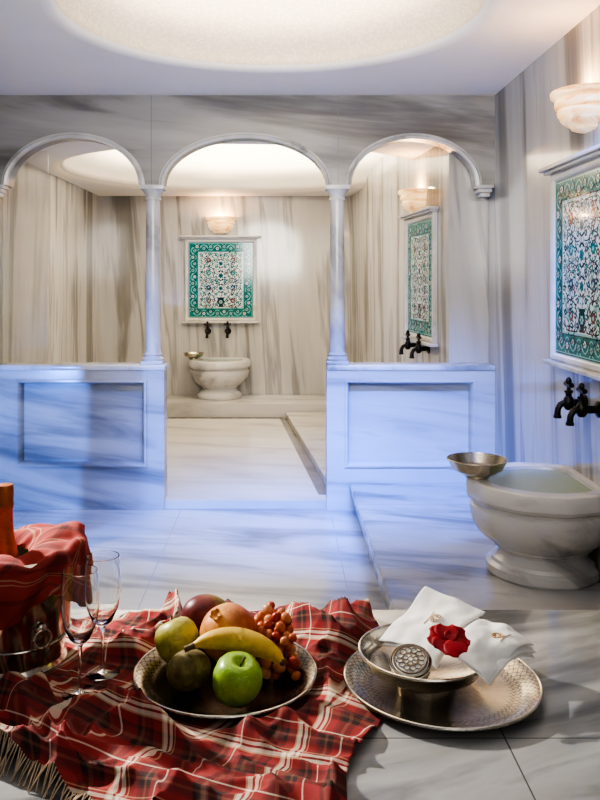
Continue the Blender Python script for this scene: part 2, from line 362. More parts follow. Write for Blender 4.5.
# ------------------------------------------------------------------ built-in marble blocks
def block(name, label, cat, poly, z0, z1, m, bev=.006, slab=0, ins=(0,0,0,0)):
    """a stone block; with slab > 0 a top slab overhangs the body by ins = (left, front, right, back)"""
    cx = sum(p[0] for p in poly)/len(poly); cy = sum(p[1] for p in poly)/len(poly); lp = [(x-cx, y-cy) for x, y in poly]
    b = nb()
    if slab:
        xs, ys = [p[0] for p in lp], [p[1] for p in lp]
        add_box(b, min(xs)+ins[0], max(xs)-ins[2], min(ys)+ins[1], max(ys)-ins[3], 0, z1-z0-slab+.001); add_prism(b, lp, z1-z0-slab, z1-z0, bev)
    else: add_prism(b, lp, 0, z1-z0, bev)
    return tag(obj(name, b, m, None, (cx, cy, z0)), label, cat)
block('marble_bench', 'grey veined marble bench carrying the fruit, glasses and tray in front', 'bench', [(-1.775,.7),(XR-.002,.7),(XR-.002,2.09),(-1.775,2.09)], 0, .55, M['bench'], .012, .05, (0,.03,0,.03))
block('marble_platform', 'low raised marble platform under the large basin by the right wall', 'platform', [(.42,2.1),(XR-.002,2.1),(XR-.002,YS-.002),(.42,YS-.002)], 0, .163, M['platform'], .006, .045, (.028,0,0,0))
LZ = .185
block('marble_ledge', 'low marble ledge along the back wall of the far room under the basin', 'ledge', [(.77,7.952),(.72,YF-.01),(-1.88,YF-.01),(-1.88,7.952)], FL2, LZ, M['ledge'])
block('marble_curb', 'very low marble border along the right side of the far room floor', 'ledge', [(EX0,5.12),(1.03,5.12),(.775,7.945),(EX1,7.945)], FL2, .105, M['ledge'], .004)

# ------------------------------------------------------------------ tile panels
def tile_art(w, h):
    """painted tiles: teal border round a pale field of fine lace-like scrolls; front faces -y"""
    b = nb(); occ = []
    def poly(pts, mi, ly):
        fc = b.faces.new([b.verts.new((x, -.006-.0007*ly, z)) for x, z in pts]); fc.material_index = mi
    def ell(x, z, rx, rz, rot, mi, ly, n=8):
        poly([(x+rx*cos(t)*cos(rot)-rz*sin(t)*sin(rot), z+rx*cos(t)*sin(rot)+rz*sin(t)*cos(rot)) for t in [2*pi*k/n for k in range(n)]], mi, ly)
    def flower(x, z, r, c1, c2, n=6, rot=0, ly=3, out=True):
        occ.append((x, z, r))
        for k in range(n):
            a = rot+2*pi*k/n
            if out: ell(x+r*.6*cos(a), z+r*.6*sin(a), r*.5+.0025, r*.32+.0025, a, 5, ly-.3)
            ell(x+r*.6*cos(a), z+r*.6*sin(a), r*.5, r*.32, a, c1, ly)
        ell(x, z, r*.42, r*.42, 0, c2, ly+.6)
    def stem(pts, wd, mi, ly=2):
        for (xa, za), (xb, zb) in zip(pts, pts[1:]):
            d = sqrt((xb-xa)**2+(zb-za)**2) or 1; nx, nz = -(zb-za)/d*wd/2, (xb-xa)/d*wd/2
            poly([(xa+nx, za+nz), (xb+nx, zb+nz), (xb-nx, zb-nz), (xa-nx, za-nz)], mi, ly)
    add_box(b, -w/2, w/2, -.006, 0, -h/2, h/2)
    for fc in b.faces: fc.material_index = 1
    bw = .104; W, H = w/2-bw, h/2-bw
    def rect(x, z, mi, ly): poly([(-x, -z), (x, -z), (x, z), (-x, z)], mi, ly)
    rect(w/2-.006, h/2-.006, 6, .3); rect(w/2-.010, h/2-.010, 1, .6)
    rect(W+.014, H+.014, 5, 1); rect(W+.009, H+.009, 6, 1.3); rect(W, H, 0, 1.6)
    per = [(-w/2+bw/2, -h/2+bw/2, w/2-bw/2, -h/2+bw/2), (w/2-bw/2, -h/2+bw/2, w/2-bw/2, h/2-bw/2), (w/2-bw/2, h/2-bw/2, -w/2+bw/2, h/2-bw/2), (-w/2+bw/2, h/2-bw/2, -w/2+bw/2, -h/2+bw/2)]
    for xa, za, xb, zb in per:
        L = sqrt((xb-xa)**2+(zb-za)**2); ux, uz = (xb-xa)/L, (zb-za)/L; n = max(3, round(L/.07))
        for sg, mi_ in ((1, 5), (-1, 6)):
            pts = [(xa+ux*L*t/80 - sg*uz*.028*sin(2*pi*t/80*n/2), za+uz*L*t/80+sg*ux*.028*sin(2*pi*t/80*n/2)) for t in range(81)]
            stem(pts, .0055, mi_, 2 if sg > 0 else 2.3)
        for k in range(n):
            t = (k+.5)/n; s = .010*(-1)**k; x, z = xa+ux*L*t-uz*s, za+uz*L*t+ux*s
            flower(x, z, .016, (6, 0, 6)[k % 3], (5, 2, 3)[k % 3], 6, k)
            for e in (-1, 1):
                ell(x+e*ux*.028+uz*s*2.4, z+e*uz*.028-ux*s*2.4, .014, .0045, atan2(uz, ux)+.6*e, (6, 5)[k % 2], 2.6); ell(x+e*ux*.017-uz*s*2.6, z+e*uz*.017+ux*s*2.6, .011, .0036, atan2(uz, ux)-.7*e, (5, 6)[k % 2], 2.7)
    rnd = random.Random(3)
    poly([(-.030, -H+.006), (.030, -H+.006), (.018, -H+.025), (.042, -H+.062), (.028, -H+.092), (.040, -H+.108), (-.040, -H+.108), (-.028, -H+.092), (-.042, -H+.062), (-.018, -H+.025)], 5, 2.4)
    flower(0, -H+.060, .020, 6, 3, 6)
    stem([(.012*sin(t*.5), -H+.108+(2*H-.13)*t/30) for t in range(31)], .006, 5)
    for z, r in ((-H*.30, .036), (H*.16, .042), (H*.60, .038), (H*.90, .022)):
        ell(0, z, r*1.1, r*1.3, 0, 5, 2.5, 18); flower(0, z, r*1.0, 0, 3, 8); flower(0, z, r*.58, 1, 2, 6, .3, 4.2)
    for sx in (-1, 1):
        for k, cz in enumerate((-H*.75, -H*.26, H*.24, H*.74)):
            cx = W*.55; R0 = W*.43; pts = []
            for i in range(56):
                q = i/55; a = pi+(-1)**k*q*4.2*pi; r = R0*(1-.82*q); pts.append((sx*(cx+r*cos(a)), max(-H+.006, min(H-.006, cz+r*1.0*sin(a)))))
            stem(pts, .0058, (5, 2, 5, 1)[k])
            flower(sx*cx, cz, .023, (3, 2, 1, 3)[k], 6, 7)
            for i in range(2, 53, 3):
                x, z = pts[i]; dx, dz = pts[i+1][0]-pts[i-1][0], pts[i+1][1]-pts[i-1][1]; a = atan2(dz, dx)
                ell(x-.010*sin(a), z+.010*cos(a), .015, .0048, a+.7, rnd.choice((4, 5, 5, 1)), 2.6)
                if i % 6 == 2: flower(x+.011*sin(a), z-.011*cos(a), .013, rnd.choice((3, 2, 1, 6)), rnd.choice((0, 6)), 5)
            flower(sx*W*.9, min(H-.02, cz+H*.25), .014, 6, 2, 6); flower(sx*W*.2, min(H-.02, cz+H*.24), .013, 1, 6, 6)
    for k in range(1000):                                  # small filler leaves where the ground is still bare
        x, z = rnd.uniform(.012, W-.008), rnd.uniform(-H+.008, H-.008)
        if any((abs(x)-abs(q[0]))**2+(z-q[1])**2 < (q[2]+.008)**2 for q in occ): continue
        a = rnd.uniform(0, pi); mi = rnd.choice((5, 5, 4, 1, 2)); occ.append((x, z, .006))
        for s in (-1, 1): ell(s*x, z, .011, .0036, a*s, mi, 2.4)
    return b
def make_panel(label, loc, rotz, grp):
    t = thing('tile_panel', label, 'tile panel', loc, (0, 0, rotz), grp)
    w, h = .67, .785
    obj('painted_tiles', tile_art(w, h), TILE, t, (0, -.012, 0), smooth=0)
    b = nb(); prof = [(.04, 0), (.04, -.026), (.028, -.034), (.014, -.030), (.006, -.022), (0, -.012), (-.004, 0)]
    rings = [[b.verts.new((sx*(w/2+o), d, sz*(h/2+o))) for sx, sz in ((-1,-1),(1,-1),(1,1),(-1,1))] for o, d in prof]
    for A, B in zip(rings, rings[1:]):
        for k in range(4): b.faces.new((A[k], A[(k+1) % 4], B[(k+1) % 4], B[k]))
    obj('frame', b, M['frame'], t)
    b = nb(); add_box(b, -w/2-.07, w/2+.07, -.055, 0, h/2+.04, h/2+.054, .004); add_box(b, -w/2-.09, w/2+.09, -.072, 0, h/2+.054, h/2+.072, .004); obj('cornice', b, M['frame'], t)
    b = nb(); add_box(b, -w/2-.07, w/2+.07, -.058, 0, -h/2-.058, -h/2-.038, .004); obj('sill', b, M['frame'], t)
    return t
ANG = radians(-84.86)
def wx(y): return 1.05-.09*(y-5.1)
grp = 'framed painted tile panels on the walls'
pan = make_panel('teal bordered floral tile panel on right wall above the large basin', (XR, 3.465, 1.445), -pi/2, grp)
copy_thing(pan, 'framed floral tile panel on the back wall above the small far basin', (-.62, YF, 1.385), 0)
copy_thing(pan, 'narrow looking floral tile panel seen obliquely through the right arch', (wx(5.73), 5.73, 1.40), ANG)

# ------------------------------------------------------------------ sconces
def make_sconce(label, loc, rotz, grp):
    t = thing('wall_sconce', label, 'wall lamp', loc, (0, 0, rotz), grp)
    b = nb(); add_lathe(b, [(.124,-.022),(.131,-.012),(.134,.004),(.130,.010),(.130,.014),(.140,.018),(.144,.030),(.143,.044),(.138,.050),(.138,.054),(.150,.058),(.160,.066),(.161,.084),(.157,.089),(.142,.089),(.115,.05),(.07,.012),(.0,.0)], 48, a0=pi, a1=2*pi)
    obj('shade', b, M['alab'], t)
    b = nb(); add_lathe(b, [(0,-.078),(.06,-.077),(.076,-.071),(.082,-.060),(.100,-.052),(.116,-.038),(.122,-.028),(.124,-.022),(0,-.02)], 48, a0=pi, a1=2*pi); obj('base_cup', b, M['alab2'], t)
    b = nb(); add_box(b, -.05, .05, -.012, 0, -.072, .085, .003); obj('back_plate', b, M['frame'], t)
    return t
grp = 'alabaster wall lamps'
scn = make_sconce('glowing amber alabaster wall lamp on the right wall nearest the camera', (XR, 3.42, 2.085), -pi/2, grp)
copy_thing(scn, 'glowing amber wall lamp on back wall over the centre tile panel', (-.62, YF, 1.955), 0)
copy_thing(scn, 'glowing amber wall lamp seen through the right arch', (wx(5.76), 5.76, 1.925), ANG)

# ------------------------------------------------------------------ taps
def make_tap(label, loc, rotz, grp):
    t = thing('wall_tap', label, 'tap', loc, (0, 0, rotz), grp)
    b = nb(); Rm = Matrix.Rotation(pi/2, 4, 'X'); q = nb()
    add_lathe(q, [(0,0),(.034,0),(.034,.006),(.024,.012),(.016,.016),(.016,.05),(.022,.054),(.022,.062),(.0,.064)], 20); merge(b, q, Rm)
    add_lathe(b, [(0,-.03),(.012,-.03),(.02,-.02),(.022,0),(.02,.02),(.013,.028),(.013,.04),(.018,.044),(.018,.052),(0,.054)], 20, (0, -.07, 0)); obj('valve_body', b, M['bronze'], t)
    b = nb(); add_tube(b, [(0,-.07,-.005),(0,-.088,.0),(0,-.106,-.008),(0,-.116,-.028),(0,-.118,-.055)], [.014,.014,.0135,.013,.014], 12); add_tube(b, [(0,-.118,-.052),(0,-.118,-.064)], .017, 12); obj('spout', b, M['bronze'], t)
    b = nb(); add_tube(b, [(0,-.07,.05),(0,-.07,.075)], .008, 10)
    add_tube(b, [(-.034,-.07,.078),(-.015,-.07,.072),(0,-.07,.076),(.015,-.07,.072),(.034,-.07,.078)], [.011,.008,.012,.008,.011], 10); add_ell(b, (0,-.07,.092), (.013,.013,.017), 12, 8); obj('handle', b, M['bronze'], t)
    return t
grp = 'dark bronze wall taps'
tp = make_tap('dark bronze tap over large basin, the farther of its pair', (XR, 3.48, .865), -pi/2, grp)
copy_thing(tp, 'dark bronze tap over large basin, the nearer one at picture edge', (XR, 3.33, .86), -pi/2)
copy_thing(tp, 'left dark tap on back wall above the small far basin', (-.755, YF, .85), 0)
copy_thing(tp, 'right dark tap on back wall above the small far basin', (-.545, YF, .85), 0)
copy_thing(tp, 'left dark tap seen through the right arch under the oblique panel', (wx(5.86), 5.86, .92), ANG)
copy_thing(tp, 'right dark tap seen through the right arch under the oblique panel', (wx(5.56), 5.56, .92), ANG)

# ------------------------------------------------------------------ basins
def make_basin(label, loc, rotz, grp):
    t = thing('marble_basin', label, 'basin', loc, (0, 0, rotz), grp); d = .19
    def fac(x, y, z, th):                                   # gently faceted sides, flat back against the wall
        n = 12; k = 2*pi/n; q = cos(pi/n)/cos((th % k)-pi/n); f = 1-(1-q)*.75
        if z < .09: f = 1
        return x*f*1.01, min(y*f*1.01, d), z
    prof = [(0,0),(.222,0),(.228,.010),(.228,.040),(.212,.052),(.206,.066),(.188,.080),(.180,.096),(.182,.106),(.20,.114),(.202,.124),(.225,.138),(.262,.170),(.288,.212),(.300,.262),(.301,.282),(.287,.290),(.287,.302),(.304,.310),(.316,.326),(.318,.365),(.312,.385),(.302,.39),(.248,.39),(.238,.386),(.230,.36),(.215,.31),(.16,.255),(.08,.235),(0,.23)]
    b = nb(); add_lathe(b, prof[:23], 72, fn=fac)
    add_lathe(b, prof[22:], 72, fn=lambda x, y, z, th: fac(x, y, z, th) if z > .3895 and x*x+y*y > .07 else (x, min(y, d-.035), z))
    bmesh.ops.remove_doubles(b, verts=b.verts[:], dist=.0002); obj('bowl', b, M['basin'], t, smooth=24)
    b = nb(); add_lathe(b, [(.2345, .374), (.15, .374), (0, .374)], 72, fn=lambda x, y, z, th: (x, min(y, d-.035), z)); obj('water', b, M['water'], t)
    return t
bs = make_basin('large grey veined marble pedestal basin on platform by the right wall', (XR-.192, 3.45, .163), -pi/2, 'marble pedestal basins')
copy_thing(bs, 'small looking marble pedestal basin against the back wall', (-.62, YF-.192, LZ), 0)
def make_bowl(name, label, loc, R, H, m, foot=.04, th=.003):
    t = thing(name, label, 'bowl', loc)
    pr = [(0,0),(foot,0),(foot*1.02,.006),(foot,.01),(R*.62,.012+H*.12),(R*.86,H*.52),(R*.96,H*.9),(R*1.0,H),(R*.985,H+.003),(R*.94,H*.9),(R*.83,H*.54),(R*.58,.016+H*.14),(0,.014)]
    b = nb(); add_lathe(b, pr, 56); obj('bowl_body', b, m, t)
    b = nb(); pts = [(R*cos(k*pi/32), R*sin(k*pi/32), H+.002) for k in range(65)]; add_tube(b, pts, .0032, 8); obj('rim', b, m, t)
    return t
make_bowl('hammam_bowl', 'shallow aged metal hammam bowl on the rim of the large basin', (.832, 3.46, .5535), .124, .075, M['copper'], .05)
make_bowl('hammam_bowl', 'tiny metal hammam bowl on the rim of the far basin', (-.885, 8.41, LZ+.3905), .105, .06, M['copper'], .04)

# ------------------------------------------------------------------ tartan cloth on the bench
ZB = .55
BKX, BKY = -.578, 1.80
FEET = [(-.113, 1.714, .185), (.33, 1.68, .205), (BKX, BKY, .13), (-.402, 1.650, .045), (-.375, 1.735, .045)]
BL, BR, TR, TL = Vector((-.50,1.43)), Vector((.06,1.20)), Vector((.24,2.055)), Vector((-.38,2.03))
def cl_xy(s, t):
    p = (BL*(1-s)+BR*s)*(1-t) + (TL*(1-s)+TR*s)*t; bul = 4*t*(1-t)
    p.x += -.29*bul*(1-s) + .055*bul*s; p.x += .014*sin(9*t+2*s)+.012*sin(17*t+1)*s
    p.y += -.05*4*s*(1-s)*(1-t) + t*t*(.012*sin(11*s+.5)+.010*sin(23*s))
    return p
def cl_h(x, y):
    m = 1.0
    for fx, fy, fr in FEET:
        d = sqrt((x-fx)**2+(y-fy)**2); q = min(1, max(0, (d-fr)/.04)); m = min(m, q*q*(3-2*q))
    wxx, wyy = x+.09*noise.noise(Vector((x*5, y*5, 5))), y+.09*noise.noise(Vector((x*5, y*5, 15)))
    w = noise.noise(Vector((wxx*6.5+wyy*3.4, wyy*3.6-wxx*1.8, 1.3))); r = max(0, 1-abs(w)*2.8)**1.4
    w2 = noise.noise(Vector((wxx*3.5-wyy*6, wxx*6+wyy*5, 8.1))); r2 = max(0, 1-abs(w2)*3.0)**1.5
    w3 = noise.noise(Vector((wxx*11+wyy*5, wyy*12-wxx*4, 3.7))); r3 = max(0, 1-abs(w3)*3.0)**1.5
    sel = .45+.75*min(1, max(0, .5+1.6*noise.noise(Vector((x*3.1, y*3.1, 21)))))          # some parts lie flat, others bunch up
    dp = sqrt((x+.113)**2+(y-1.714)**2); ring = max(0, 1-abs(dp-.245)/.06)                # bunched round the platter
    pile = max(0, 1-sqrt(((x-.13)/.17)**2+((y-1.93)/.13)**2)) + .6*max(0, 1-sqrt(((x+.25)/.13)**2+((y-1.96)/.09)**2))
    edge = min(1, max(0, (2.055-y)/.06))
    return .0025 + m*((.036*sel+.05*pile+.018*ring)*r+.024*sel*r2+.008*r3+.020*pile+.004*(1+noise.noise(Vector((x*14, y*14, 0)))))*(.12+.88*edge)
b = nb(); nu, nv = 170, 190; uvl = b.loops.layers.uv.new('UVMap'); gr = []
for j in range(nv+1):
    row = []
    for i in range(nu+1):
        p = cl_xy(i/nu, j/nv); row.append(b.verts.new((p.x, p.y-1.7, cl_h(p.x, p.y))))
    gr.append(row)
for j in range(nv):
    for i in range(nu):
        f = b.faces.new((gr[j][i], gr[j][i+1], gr[j+1][i+1], gr[j+1][i]))
        for lp in f.loops:
            x, y, z = lp.vert.co; x += .05*noise.noise(Vector((x*4, y*4, 3))); y += .05*noise.noise(Vector((x*4, y*4, 9))); x += z*1.0; y += z*.7
            lp[uvl].uv = (x*.90-y*.43+2.09, x*.43+y*.90+2.06)
cloth = tag(obj('tartan_cloth', b, M['plaid'], None, (0, 1.7, ZB), smooth=180), 'maroon red tartan cloth with cream bands spread crumpled on the bench', 'cloth')
sd = cloth.modifiers.new('Solidify', 'SOLIDIFY'); sd.thickness = .0016; sd.offset = -1
b = nb()
for k in range(46):
    p = cl_xy(k/130, 0); q = Vector((-.5, -.86)); L = .018+.014*random.random(); a = random.uniform(-.5, .5); d = Vector((q.x*cos(a)-q.y*sin(a), q.x*sin(a)+q.y*cos(a)))
    z = cl_h(p.x, p.y)
    add_tube(b, [(p.x, p.y-1.7, z), (p.x+d.x*L*.5, p.y+d.y*L*.5-1.7, z*.5+.002), (p.x+d.x*L, p.y+d.y*L-1.7, .0018)], [.0014, .0013, .0009], 5)
obj('fringe', b, M['fringe'], cloth)

# ------------------------------------------------------------------ ice bucket, bottle, napkin
ZT = ZB+.003
BS = 1.17                                                     # the bucket's girth
bk = thing('ice_bucket', 'wide dark silver ice bucket with ring handles at left of bench', 'ice bucket', (BKX, BKY, ZT))
b = nb(); add_lathe(b, [(r*BS, z) for r, z in [(0,0),(.088,0),(.092,.006),(.088,.014),(.086,.02),(.097,.10),(.106,.17),(.112,.225),(.118,.236),(.119,.243),(.114,.248),(.108,.243),(.102,.17),(.082,.02),(0,.012)]], 64); obj('pail', b, M['bucketm'], bk)
b = nb(); add_tube(b, [(.0935*BS*cos(k*pi/32), .0935*BS*sin(k*pi/32), .06) for k in range(65)], .003, 8); obj('band', b, M['bucketm'], bk)
for a in (radians(-48), radians(132)):
    b = nb(); cx, cy = .099*BS*cos(a), .099*BS*sin(a); ox, oy = cos(a), sin(a); add_ell(b, (cx, cy, .105), (.013, .013, .015), 14, 10)
    add_tube(b, [(cx+ox*.010-oy*.019*sin(k*pi/12), cy+oy*.010+ox*.019*sin(k*pi/12), .085+.019*cos(k*pi/12)) for k in range(25)], .003, 8); obj('ring_handle', b, M['bucketm'], bk)
BTX, BTY = -.603, 1.80
bt = thing('champagne_bottle', 'dark bottle with orange gold foil neck standing in the ice bucket', 'bottle', (BTX, BTY, ZT+.014))
b = nb(); add_lathe(b, [(0,0),(.035,0),(.037,.006),(.037,.16),(.034,.185),(.028,.21),(.0165,.262),(0,.264)], 32); obj('glass_body', b, M['bottle'], bt)
b = nb(); add_lathe(b, [(.033,.195),(.030,.21),(.0225,.240),(.0185,.262),(.0172,.28),(.0165,.318),(.0185,.323),(.0185,.332),(.0172,.336),(.0185,.345),(.0185,.362),(.016,.370),(0,.372)], 32); obj('foil_neck', b, M['foil'], bt)
b = nb(); NT, NS = 190, 52; rows = []; uvl = b.loops.layers.uv.new('UVMap')
a0, a1 = radians(-190), radians(105)
def corner(th, c, wd):
    d = (th-c+pi) % (2*pi)-pi; return max(0, 1-abs(d)/wd)
for j in range(NS+1):
    s = j/NS; row = []
    for i in range(NT+1):
        th = a0+(a1-a0)*i/NT
        k1, k2, k3 = corner(th, radians(-112), 1.1), corner(th, radians(8), .95), corner(th, radians(-205), .9)
        hang = .062+.095*k1+.075*k2+.06*k3+.014*noise.noise(Vector((th*2, 0, 4)))
        up = .010*sin(th*2.1+.6)+.018*noise.noise(Vector((th*2.4, 1, 7)))
        if s < .26: q = s/.26; r = .050+(.104*BS-.050)*q; z = .232+.024*q+up*q+.012*sin(q*pi)
        elif s < .36: q = (s-.26)/.10; r = .104*BS+.020*BS*q; z = .256+.006*sin(q*pi)+up
        else: q = (s-.36)/.64; r = .124*BS+.004*sin(q*pi*.5)-.008*q*(k1+k2); z = .256+up*(1-q)-hang*q-.012*q*q
        q = max(0, s-.3); fold = .017*sin(th*8+4*noise.noise(Vector((th*1.5, s*1.5, 1))))*q*(.5+k1+k2) + .012*noise.noise(Vector((th*4.5, s*3.5, 6)))*min(1, s*3)
        r = max(r+fold+.007*q, (.123-.09*max(0, s-.36)*hang)*BS) if s > .36 else r+fold*.4
        w_ = max(0, 1-s/.26); rx, ry = (BTX-BKX)*w_, (BTY-BKY)*w_                # the inner edge is gathered round the bottle
        row.append(b.verts.new((r*cos(th)+rx, r*sin(th)+ry, z+.008*noise.noise(Vector((th*3, s*3, 2))))))
    rows.append(row)
for j in range(NS):
    for i in range(NT):
        f = b.faces.new((rows[j][i], rows[j][i+1], rows[j+1][i+1], rows[j+1][i]))
        for lp, (ii, jj) in zip(f.loops, ((i, j), (i+1, j), (i+1, j+1), (i, j+1))): lp[uvl].uv = (ii/NT*.72+.1+jj/NS*.16, jj/NS*.28+.08-ii/NT*.26)
nap = tag(obj('bucket_napkin', b, M['redcloth'], None, (BKX, BKY, ZT), smooth=180), 'dark red checked napkin draped over the rim of the ice bucket', 'napkin')
sd = nap.modifiers.new('Solidify', 'SOLIDIFY'); sd.thickness = .0015; sd.offset = 1

# ------------------------------------------------------------------ champagne flutes
def make_flute(label, loc, grp):
    t = thing('champagne_flute', label, 'glass', loc, (0,0,0), grp)
    b = nb(); add_lathe(b, [(r*1.13 if z > .105 else r, z) for r, z in [(0,.096),(.006,.098),(.018,.112),(.029,.14),(.034,.175),(.0335,.21),(.031,.248),(.030,.249),(.0293,.248),(.0318,.21),(.0325,.175),(.0275,.141),(.016,.115),(0,.104)]], 40); obj('bowl', b, M['glass'], t)
    b = nb(); add_lathe(b, [(0,.006),(.0045,.010),(.0036,.03),(.0034,.07),(.0045,.09),(.006,.0975),(0,.0955)], 16); obj('stem', b, M['glass'], t)
    b = nb(); add_lathe(b, [(0,0),(.034,0),(.035,.0012),(.033,.0026),(.012,.004),(.0045,.0075),(0,.0085)], 40); obj('foot', b, M['glass'], t)
    return t
fl = make_flute('clear champagne flute, the nearer one, in front of the ice bucket', (-.402, 1.648, ZT+.001), 'champagne flutes beside the bucket')
copy_thing(fl, 'clear champagne flute, the farther one, beside the fruit platter', (-.375, 1.735, ZT+.001), .4)

# ------------------------------------------------------------------ fruit platter
PX, PY, PZ = -.113, 1.714, ZT
def platter(name, label, loc, R, m, scallop, beads):
    t = thing(name, label, 'tray', loc); k = R/.2
    pr = [(0,0),(.158,0),(.168,.004),(.180,.012),(.196,.016),(.2,.018),(.199,.021),(.194,.0205),(.178,.0165),(.166,.009),(.156,.004),(0,.004)]
    fn = lambda x, y, z, th: ((x*(1+scallop*(abs(sin(th*12)))), y*(1+scallop*(abs(sin(th*12)))), z) if z > .011 else (x, y, z))
    b = nb(); add_lathe(b, [(r*k, z) for r, z in pr], 144, fn=fn); obj('plate', b, m, t)
    b = nb()
    for r, z, w in beads: add_tube(b, [(r*k*cos(q*pi/48), r*k*sin(q*pi/48), z) for q in range(97)], w, 8)
    obj('rim_beading', b, M['bowlm'], t)
    return t
platter('fruit_platter', 'round dark engraved silver platter under the pile of fruit', (PX, PY, PZ), .192, M['silver2'], .0, ((.1965, .0195, .0032),))
PF = PZ+.0045
def apple_prof(r): return [(0, -.80*r), (.18*r, -.88*r), (.42*r, -.86*r), (.72*r, -.66*r), (.93*r, -.28*r), (1.0*r, .12*r), (.94*r, .48*r), (.76*r, .76*r), (.5*r, .90*r), (.28*r, .88*r), (.12*r, .74*r), (0, .62*r)]
def apple(label, loc, r, m, tilt, name='apple', cat='apple', st=1.0):
    t = thing(name, label, cat, loc, tilt)
    b = nb(); add_lathe(b, [(a, z*st) for a, z in apple_prof(r)], 40, fn=lambda x, y, z, th: (x*(1+.02*cos(5*th)), y*(1+.02*cos(5*th)), z)); obj('skin', b, m, t, smooth=180)
    b = nb(); add_tube(b, [(0,0,.6*r*st),(.002,0,.85*r*st),(.006,.002,1.1*r*st)], [.002,.0017,.0025], 8); obj('stem', b, M['stem'], t)
    return t
apple('shiny bright green apple at the front of the fruit platter', (-.084, 1.596, PF+.049), .049, M['apple_g'], (radians(14), radians(12), 0))
apple('yellow green apple at the left edge of the fruit platter', (-.220, 1.768, PF+.048), .048, M['apple_y'], (radians(-20), radians(-25), 0), st=1.05)
t = thing('mango', 'dark red and green mango at the back of the fruit platter', 'mango', (-.168, 1.862, PF+.066), (0, 0, radians(20)))
b = nb(); add_ell(b, (0,0,0), (.058,.045,.047), 32, 18, fn=lambda p: Vector((p.x+.1*p.y*p.y, p.y*(1-.12*p.x), p.z*(1-.1*p.x)))); obj('skin', b, M['mango'], t, smooth=180)
b = nb(); add_tube(b, [(.054,0,.0),(.062,0,.003)], [.004,.003], 8); obj('stem', b, M['stem'], t)
t = thing('pomegranate', 'large orange red pomegranate in the middle of the fruit pile', 'pomegranate', (-.112, 1.765, PF+.070), (radians(30), radians(-25), 0))
b = nb(); add_ell(b, (0,0,0), (.062,.060,.058), 40, 20, fn=lambda p: p*(1+.018*cos(6*atan2(p.y, p.x))*(1-abs(p.z)))); obj('skin', b, M['pome'], t, smooth=180)
b = nb(); add_lathe(b, [(.006,.053),(.010,.059),(.009,.063),(.013,.071),(.0115,.071),(.007,.063),(0,.060)], 24, fn=lambda x, y, z, th: (x, y, z-(.005*abs(sin(3*th)) if z > .068 else 0))); obj('crown', b, M['pome'], t)
t = thing('kiwi', 'brown fuzzy kiwi beside the green apple on the platter', 'kiwi', (-.184, 1.656, PF+.041), (0, 0, radians(35)))
b = nb(); add_ell(b, (0,0,0), (.047,.039,.039), 32, 18); obj('skin', b, M['kiwi'], t, smooth=180)
b = nb(); add_ell(b, (.0465,0,0), (.003,.006,.006), 10, 6); obj('stem_end', b, M['stem'], t)
t = thing('banana', 'single yellow banana laid across the front of the fruit pile', 'banana', (-.080, 1.656, PF+.096), (radians(-10), radians(8), radians(-6)))
n = 27; pts = []; rad = []
for i in range(n):
    q = i/(n-1); a = (q-.5)*1.7; pts.append((.120*sin(a), .018*cos(2*a)-.01, -.062*(1-cos(a))+.003)); rad.append(.0265*max(.27, min(1, sin(pi*min(.985, max(.015, q)))**.52)))
b = nb(); add_tube(b, pts, rad, 6)
bmesh.ops.subdivide_edges(b, edges=[e for e in b.edges if abs(e.verts[0].co.x-e.verts[1].co.x) < .004], cuts=1, smooth=.35); obj('peel', b, M['banana'], t, smooth=60)
b = nb(); p0, p1 = Vector(pts[0]), Vector(pts[0])-Vector(pts[2]); add_tube(b, [p0, p0+p1*.7, p0+p1*1.6], [.0078,.006,.0066], 8); obj('stem', b, M['stem'], t)
b = nb(); add_ell(b, pts[-1], (.0075,.0075,.0075), 10, 6); obj('tip', b, M['stem'], t)
gb = thing('grape_bunch', 'bunch of orange red grapes at the back right of the platter', 'grapes', (.012, 1.765, PF))
gp = []; rnd = random.Random(5); G0 = Vector((.012, 1.765, PF)); AVOID = [(Vector((-.112,1.765,PF+.070)), .070), (Vector((-.084,1.596,PF+.049)), .061), (Vector((-.168,1.862,PF+.066)), .064), (Vector((-.03,1.655,PF+.086)), .042), (Vector((.010,1.65,PF+.056)), .036)]
LAY = ((.0125, 42, .078, .125), (.031, 36, .072, .115), (.049, 28, .064, .098), (.066, 20, .054, .080), (.082, 13, .040, .060), (.097, 6, .026, .036))
for z0, n, sx, sy in LAY:
    tries = 0; c = 0
    while c < n and tries < 1500:
        tries += 1; a = rnd.uniform(0, 2*pi); r = sqrt(rnd.random()); p = Vector((r*sx*cos(a)-.014, r*sy*sin(a)+.036, z0+rnd.uniform(-.002, .007)))
        if any((p-q).length < .0192 for q in gp) or any((p+G0-A).length < R_+.001 for A, R_ in AVOID) or (Vector((p.x+G0.x-PX, p.y+G0.y-PY)).length > .149): continue
        if p.y+G0.y < 1.69 and p.x+G0.x < .030 : continue
        gp.append(p); c += 1
gme = None
for p in gp[-98:]:
    if gme is None:
        b = nb(); add_ell(b, (0,0,0), (.0106,.0106,.0126), 16, 10); g = obj('grape', b, M['grape'], gb, p, smooth=180); gme = g
    else:
        g = gme.copy(); C.objects.link(g); g.parent = gb; g.location = p
    g.rotation_euler = (rnd.uniform(-1, 1), rnd.uniform(-1, 1), rnd.uniform(0, 6)); k = rnd.uniform(.76, 1.18); g.scale = (k, k*rnd.uniform(.94, 1.06), k)
b = nb(); add_tube(b, [(0,-.05,.03),(.004,0,.05),(0,.05,.075),(-.004,.085,.09)], [.002,.0025,.0025,.003], 8); obj('stem', b, M['stem'], gb)

